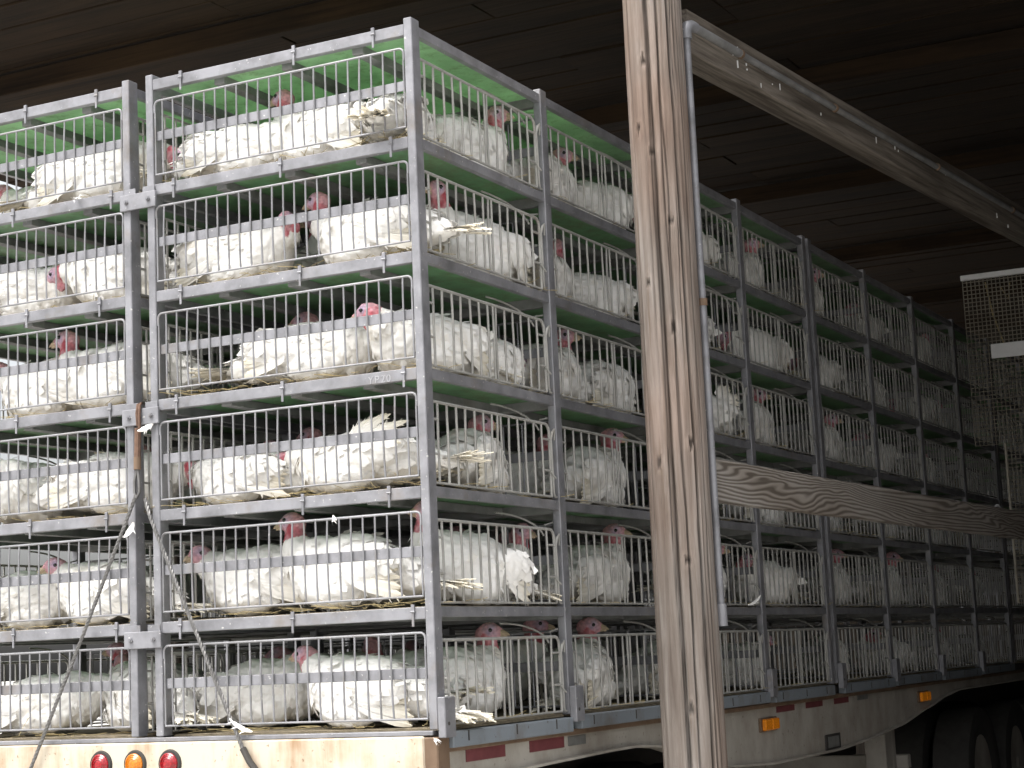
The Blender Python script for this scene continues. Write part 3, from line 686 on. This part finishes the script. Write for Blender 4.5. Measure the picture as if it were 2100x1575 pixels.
    cols[hk, :3] = pink*(1-f[:, None]) + lil*f[:, None]
    sk = skin > 0; cols[sk, :3] *= (1+.45*nz2[sk])[:, None]
    # caruncle bumps on the bare neck, soft lumps of plumage on the body
    nrm = np.zeros(nv*3, 'f'); me.vertices.foreach_get('normal', nrm); nrm = nrm.reshape(-1, 3)
    disp = np.where(sk, .0026*nz2, .005*nz + .0015*nz2); co2 = co + nrm*disp[:, None]
    co2[:, 2] = np.maximum(co2[:, 2], .002)
    me.vertices.foreach_set('co', co2.astype('f').ravel())
    a_ = me.color_attributes.new('col', 'FLOAT_COLOR', 'POINT'); a_.data.foreach_set('color', cols.ravel())
    me.polygons.foreach_set('use_smooth', [True]*len(me.polygons)); me.update()
    # contour feathers
    pl = MB(); nf = len(me.polygons); ce = np.zeros(nf*3, 'f'); me.polygons.foreach_get('center', ce); ce = ce.reshape(-1, 3)
    fnm = np.zeros(nf*3, 'f'); me.polygons.foreach_get('normal', fnm); fnm = fnm.reshape(-1, 3)
    vi = np.array([p.vertices[0] for p in me.polygons]); ok = np.where((~sk[vi]) & (ce[:, 2] > .035))[0]
    # keep feathers off the head
    hcv = np.array(hc); ok = ok[np.linalg.norm(ce[ok]-hcv, axis=1) > .075]
    for i in rg.sample(list(ok), min(330, len(ok))):
        n_ = Vector(fnm[i]); c = Vector(ce[i]); d = Vector((-1, .25*math.copysign(1, c.y)*(abs(c.y) > .05), -.30 + rg.uniform(-.2, .2)))
        if c.x > .16: d = Vector((-.35, 0, -1 + rg.uniform(-.3, .3)))
        d = d - n_*d.dot(n_)
        if d.length < .1: continue
        d.normalize(); s_ = d.cross(n_); s_ = (s_ + d*rg.uniform(-.25, .25)).normalized()
        Lf = rg.uniform(.034, .058)*(1.3 if c.x < -.05 else .9); wd = Lf*rg.uniform(.30, .42); lf = rg.uniform(.0, .12)*Lf
        k = rg.uniform(.95, 1.03); cc = [(WHITE[0]*k, WHITE[1]*k, WHITE[2]*k)]*6
        b_ = c - n_*.001
        pl.add([b_ - s_*wd*.45, b_ + s_*wd*.45, b_ + d*Lf*.55 + s_*wd + n_*lf*.55, b_ + d*Lf*.55 - s_*wd + n_*lf*.55, b_ + d*Lf*rg.uniform(.85, 1.1) + n_*lf, b_ + d*Lf*.5 + n_*(lf*.5+.0022)],
               [(0, 1, 5), (1, 2, 5), (2, 4, 5), (4, 3, 5), (3, 0, 5)], cc)
    parts = [('body', me), ('plumage', pl.mesh('plumage', FEATH))]
    # tail quills
    tb = MB(); n = 15
    for i in range(n):
        a = (i/(n-1)-.5)*R(46); d = Vector((-math.cos(a), math.sin(a), -.06+tail_up + rg.uniform(-.06, .06)-abs(a)*.15))
        feather(tb, (-.33+rg.uniform(-.01, .01), math.sin(a)*.04, .108+tail_up*.08), d, (0, rg.uniform(-.3, .3), 1), rg.uniform(.17, .235)*(1-.25*abs(a)), .019, rg.uniform(-.15, .05), rg, ragged=.35+tail_mess)
    parts.append(('tail_feathers', tb.mesh('tail_feathers', FEATH)))
    for s_ in (-1, 1):
        wb = MB()
        if wing == s_*1 and wing:
            for i in range(9):
                t = i/8; d = Vector((-.75-.3*t, s_*(.25+rg.uniform(-.1, .1)), .62-.55*t+rg.uniform(-.08, .08))); feather(wb, (-.02-.09*t, s_*(.13), .245-.05*t), d, (-.1, s_, .3), .13+.06*math.sin(t*3)+rg.uniform(-.02, .02), .019, -.25, rg, ragged=.5)
        else:
            for i in range(8):
                t = i/7; d = Vector((-1, -s_*(.20+.05*t), -.16-.10*t+rg.uniform(-.03, .03)))
                feather(wb, (-.02-.05*t+rg.uniform(-.02, .02), s_*(.156-.004*t), .185-.085*t), d, (0, s_, .25), .25-.03*t, .021, -.02, rg, ragged=.15)
        parts.append(('wing_feathers', wb.mesh('wing_feathers', FEATH)))
    bk = MB(); n = 8
    for (z0, zt, Lb, rz_, drop) in ((.000, .0, .032, .0085, -.010), (-.010, .0, .024, .0055, -.004)):
        pts = [hp(.034+Lb*t, 0, z0+drop*t*t) for t in (0, .3, .6, .85, 1)]
        bk.tube(pts, [.0135 if rz_ > .006 else .010, .0122 if rz_ > .006 else .009, .009 if rz_ > .006 else .0065, .005, .0015], 8)
    parts.append(('beak', bk.mesh('beak', BEAK, True)))
    eyes = []
    for e in eyep:
        m_ = MB(); b2 = bmesh.new(); bmesh.ops.create_icosphere(b2, subdivisions=2, radius=.0085, matrix=Matrix.Translation(Vector(e))); b2.verts.index_update()
        m_.add([v.co[:] for v in b2.verts], [tuple(v.index for v in f_.verts) for f_ in b2.faces]); b2.free(); parts.append(('eye', m_.mesh('eye', EYE, True)))
    return parts
B0 = (.15, 0, .18)
TURK = {
 'up':    make_turkey('up',   [B0, (.245, 0, .225), (.262, 0, .275), (.262, 0, .308)], (.280, 0, .334), (1, 0, -.08), .05, 0, 1),
 'upL':   make_turkey('upL',  [B0, (.240, 0, .225), (.258, 0, .275), (.258, .004, .306)], (.262, .016, .332), (.25, 1, -.1), .10, 0, 2),
 'upR':   make_turkey('upR',  [B0, (.240, 0, .225), (.258, 0, .275), (.258, -.004, .306)], (.262, -.016, .332), (.25, -1, -.1), 0, 0, 3),
 'mid':   make_turkey('mid',  [B0, (.240, 0, .215), (.275, 0, .245)], (.305, 0, .268), (1, 0, -.15), .0, 0, 4),
 'midL':  make_turkey('midL', [B0, (.240, .01, .215), (.272, .02, .240)], (.275, .048, .262), (.35, 1, -.18), .05, 0, 5, 0, .6),
 'midR':  make_turkey('midR', [B0, (.240, -.01, .215), (.272, -.02, .240)], (.275, -.048, .262), (.35, -1, -.18), -.05, 0, 6),
 'low':   make_turkey('low',  [B0, (.255, 0, .185), (.30, 0, .180)], (.335, 0, .165), (1, 0, -.45), .12, 0, 7, 0, .5),
 'lowR':  make_turkey('lowR', [B0, (.25, -.03, .18), (.285, -.07, .165)], (.285, -.105, .150), (.2, -1, -.35), .05, 0, 8),
 'wing':  make_turkey('wing', [B0, (.255, 0, .190), (.30, 0, .195)], (.335, 0, .190), (1, 0, -.3), .15, 1, 9, 0, .6),
 'wingR': make_turkey('wingR', [B0, (.245, 0, .22), (.265, 0, .27)], (.285, 0, .30), (1, 0, -.1), .30, -1, 10, 0, .6),
}
TIERS = ['bottom', 'second', 'third', 'fourth', 'fifth', 'top']
POSE = {'up': 'head raised', 'upL': 'raised head turned left', 'upR': 'raised head turned right', 'mid': 'head half raised', 'midL': 'head turned left', 'midR': 'head turned right',
        'low': 'head low', 'lowR': 'head low to its right', 'wing': 'left wing raised', 'wingR': 'right wing raised'}
BAYN = ['rear corner bay', 'second bay from rear', 'third bay from rear', 'fourth bay from rear', 'fifth bay from rear', 'sixth bay from rear', 'seventh bay from rear', 'eighth bay from rear']
_seen = {}
def facing(hd, inrear):
    a = hd % 360
    return ['outward', 'forward', 'inward', 'rearward'][int(((a+45) % 360)//90)]
def bird(rack, tier, x, y, hd, pose, scale=1.0, extra=''):
    """tier 1 is the top one; hd: direction the bird faces, degrees from +X"""
    zt = 6-tier; bays = posts_abs
    bay = 0
    for i, (a, b) in enumerate([(0, 1.13), (1.13, 2.34), (2.34, 3.55), (3.55, 4.7), (4.7, 5.94), (5.94, 7.12), (7.12, 8.31), (8.31, 9.5)]):
        if a <= y < b: bay = i
    where = ('%s tier, %s' % (TIERS[zt], BAYN[bay])) if rack == 'R' else ('%s tier, left of tie plates' % TIERS[zt]) if rack == 'L' else ''
    lab = 'white turkey, %s, facing %s, %s' % (POSE[pose], facing(hd, 0), where)
    k = (lab,)
    _seen[lab] = _seen.get(lab, 0)+1
    if _seen[lab] > 1: lab = lab.replace('white turkey', ['white turkey', 'inner white turkey', 'innermost white turkey', 'rearmost white turkey', 'crowded white turkey', 'hidden white turkey'][min(_seen[lab]-1, 5)])
    e = empty('turkey', (x, y, ZB+zt*H+.0045), lab, 'turkey', 'turkeys in the cages')
    e.rotation_euler = (R(random.uniform(-5, 5)), R(random.uniform(-7, 3)), R(hd+random.uniform(-7, 7))); zf = random.uniform(.86, .98) if pose[:3] in ('low', 'win') else random.uniform(.92, 1.0) if pose[:3] == 'mid' else 1; e.scale = (scale, scale*random.uniform(.93, 1.04), scale*zf)
    for nm, me in TURK[pose]:
        c = ob(nm, me, e)
        if nm == 'plumage': c['kind'] = 'stuff'
    return e
# rear corner bay seen through the rear gates: (tier, X, Y, heading, pose)
for a in [
 (1, -.27, .36, 112, 'mid'), (1, -.56, .26, 172, 'up'), (1, -.92, .24, 8, 'low'), (1, -.26, .82, 74, 'upR'), (1, -.82, .72, 200, 'mid'),
 (2, -.98, .25, 0, 'midR'), (2, -.34, .25, 176, 'up'), (2, -.62, .70, 185, 'up'), (2, -.98, .80, 100, 'mid'), (2, -.22, .82, 262, 'up'),
 (3, -.62, .24, 6, 'low'), (3, -.20, .37, 258, 'midR'), (3, -.62, .66, 200, 'up'), (3, -.98, .78, 80, 'mid'), (3, -.22, .86, 90, 'low'),
 (4, -1.0, .28, 172, 'lowR'), (4, -.45, .25, 181, 'wing'), (4, -.66, .68, 190, 'up'), (4, -1.02, .78, 265, 'mid'), (4, -.24, .76, 100, 'upR'),
 (5, -.95, .32, 192, 'midL'), (5, -.50, .23, 180, 'up'), (5, -.18, .56, 262, 'up'), (5, -.70, .74, 195, 'mid'), (5, -.34, .94, 70, 'upR'),
 (6, -1.0, .40, 4, 'low'), (6, -.44, .24, 178, 'mid'), (6, -.46, .62, 150, 'up'), (6, -.28, .66, 76, 'upR'), (6, -.88, .80, 200, 'mid'),
]: bird('R', *a, scale=.95+.10*random.random())
for a in [
 (1, -1.66, .26, 5, 'low'), (1, -2.2, .6, 200, 'mid'), (1, -1.66, .82, 90, 'mid'),
 (2, -2.12, .26, 15, 'low'), (2, -1.60, .27, 188, 'low'), (2, -1.85, .72, 185, 'up'),
 (3, -1.60, .26, 186, 'up'), (3, -1.98, .30, 178, 'mid'), (3, -1.70, .80, 100, 'low'),
 (4, -1.64, .27, 4, 'wing'), (4, -2.14, .30, 250, 'midR'), (4, -1.64, .78, 170, 'up'),
 (5, -1.68, .25, 178, 'midL'), (5, -2.16, .34, 20, 'low'), (5, -1.9, .85, 90, 'mid'),
 (6, -2.02, .27, 12, 'low'), (6, -1.56, .34, 150, 'mid'), (6, -1.78, .74, 190, 'up'),
]: bird('L', *a, scale=.95+.10*random.random())
# bays along the trailer side
for a in [
 (1, -.22, 1.46, 84, 'upR'), (1, -.22, 2.02, 62, 'low'), (2, -.24, 1.40, 88, 'up'), (2, -.20, 1.98, 262, 'low'), (3, -.22, 1.44, 92, 'upR'), (3, -.22, 2.02, 88, 'low'),
 (4, -.22, 1.84, 84, 'upR'), (4, -.50, 1.50, 70, 'up'), (5, -.22, 1.84, 86, 'upR'), (5, -.45, 1.42, 120, 'up'), (6, -.22, 1.66, 96, 'upR'), (6, -.60, 1.45, 40, 'up'),
 (1, -.20, 3.16, 268, 'low'), (2, -.20, 3.14, 274, 'midL'), (3, -.20, 3.14, 255, 'wing'), (4, -.22, 3.1, 92, 'up'), (5, -.24, 3.14, 88, 'upR'), (6, -.26, 2.80, 80, 'upR'), (6, -.50, 3.26, 264, 'wing'),
 (1, -.22, 4.02, 82, 'upR'), (2, -.20, 4.16, 262, 'low'), (3, -.22, 4.04, 88, 'upR'), (4, -.24, 4.1, 84, 'upR'), (5, -.20, 4.10, 268, 'midL'), (6, -.40, 4.1, 70, 'mid'),
 (1, -.24, 5.14, 85, 'upR'), (2, -.22, 5.24, 272, 'low'), (3, -.22, 5.30, 86, 'upR'), (4, -.24, 5.3, 92, 'mid'), (5, -.22, 5.34, 88, 'upR'), (6, -.26, 5.34, 94, 'up'),
 (1, -.22, 6.46, 268, 'midL'), (2, -.24, 6.5, 90, 'mid'), (3, -.22, 6.48, 266, 'midL'), (4, -.22, 6.45, 88, 'up'), (5, -.22, 6.38, 84, 'upR'), (6, -.24, 6.5, 262, 'midL'),
 (1, -.24, 7.70, 80, 'mid'), (2, -.22, 7.66, 268, 'low'), (3, -.24, 7.7, 88, 'mid'), (4, -.22, 7.66, 85, 'up'), (5, -.24, 7.7, 90, 'mid'), (6, -.24, 7.68, 92, 'mid'),
 (1, -.24, 8.86, 88, 'mid'), (2, -.24, 8.84, 268, 'mid'), (3, -.22, 8.86, 84, 'low'), (4, -.22, 8.84, 86, 'up'), (5, -.24, 8.86, 82, 'mid'), (6, -.24, 8.86, 94, 'low'),
]: bird('R', *a, scale=.94+.10*random.random())
rg = random.Random(21); ks = list(TURK)
for tier in range(1, 7):
    for bay, (a, b) in enumerate([(1.13, 2.34), (2.34, 3.55), (3.55, 4.67), (4.78, 5.94), (5.94, 7.12)]):
        for x in (() if bay > 1 else (-.66, -1.04) if bay == 0 else (-.85,)):
            if tier == 6 and x > -.7: continue
            bird('R', tier, x+rg.uniform(-.03, .03), (a+b)/2+rg.uniform(-.12, .12), rg.choice((80, 100, 260, 280))+rg.uniform(-8, 8), rg.choice(('up', 'mid', 'low', 'midL', 'upR')), .96+.08*rg.random())

# ------------------------------------------------------------------ straw and loose feathers caught on the rails
st = MB(); rg = random.Random(5)
def strand(p, L, d, r=.0013):
    p = Vector(p); d = Vector(d).normalized(); st.tube([p, p+d*L*.5+Vector((0, 0, rg.uniform(-.006, .006))), p+d*L], r, 3, cap=False)
for k in range(6):
    for i in range(46):
        x = -rg.random()*1.1-.08; strand((x, rg.uniform(.03, .12), k*H+.012+rg.uniform(0, .008)), rg.uniform(.03, .11), (rg.uniform(-1, 1), rg.uniform(-.9, .4), rg.uniform(-.05, .12)))
    for i in range(90):
        y = rg.random()**1.3*6.0+.06; strand((-rg.uniform(.02, .10), y, k*H+.012+rg.uniform(0, .008)), rg.uniform(.03, .10), (rg.uniform(-.4, 1), rg.uniform(-1, 1), rg.uniform(-.05, .12)))
    for i in range(24):
        x = -1.4-rg.random()*.9; strand((x, rg.uniform(.03, .12), k*H+.012), rg.uniform(.03, .11), (rg.uniform(-1, 1), rg.uniform(-.9, .4), rg.uniform(-.05, .1)))
tag(ob('straw_litter', st.mesh('straw_litter', STRAW), None, (0, 0, ZB)), 'yellow straw scattered on the cage floors', kind='stuff')
rg = random.Random(8)
def loose(loc, d, nrm, L, label):
    m = MB(); feather(m, (0, 0, 0), d, nrm, L*.7, L*.12, .5, rg, tip=WHITE, ragged=.25, n=9)
    tag(ob('loose_feather', m.mesh('loose_feather', FEATH), None, (loc[0], loc[1], loc[2]+ZB)), label, 'feather', 'loose feathers caught on the cages')
loose((-.415, -.004, 1*H-.44+.80), (.3, -.2, -.8), (0, -1, .2), .05, 'small white feather caught on the top rod of the second tier rear gate')
loose((-1.24, -.012, 1.225), (-.7, -.3, -.6), (.2, -1, .2), .09, 'white feather stuck under the middle tie plate')
loose((-1.345, -.012, .84), (-.2, -.2, -1), (.2, -1, 0), .10, 'white feather hanging beside the slanting rusty wire rope')
loose((-.015, -.01, -.028), (.7, -.3, -.5), (.2, -1, .4), .055, 'white feather stuck on the rusty corner of the sill')
loose((-.80, -.006, .012), (-1, -.2, .1), (0, -.4, 1), .13, 'white feather lying along the sill cap under the bottom gate')
loose((.0, 3.30, 1*H+.012), (.5, .8, .08), (.3, 0, 1), .12, 'white feather on the side rail beside the wooden pole')
loose((-1.62, -.004, 5*H+.005), (.5, -.5, -.5), (0, -1, .5), .08, 'torn white feather on the fifth rail of the left rear rack')
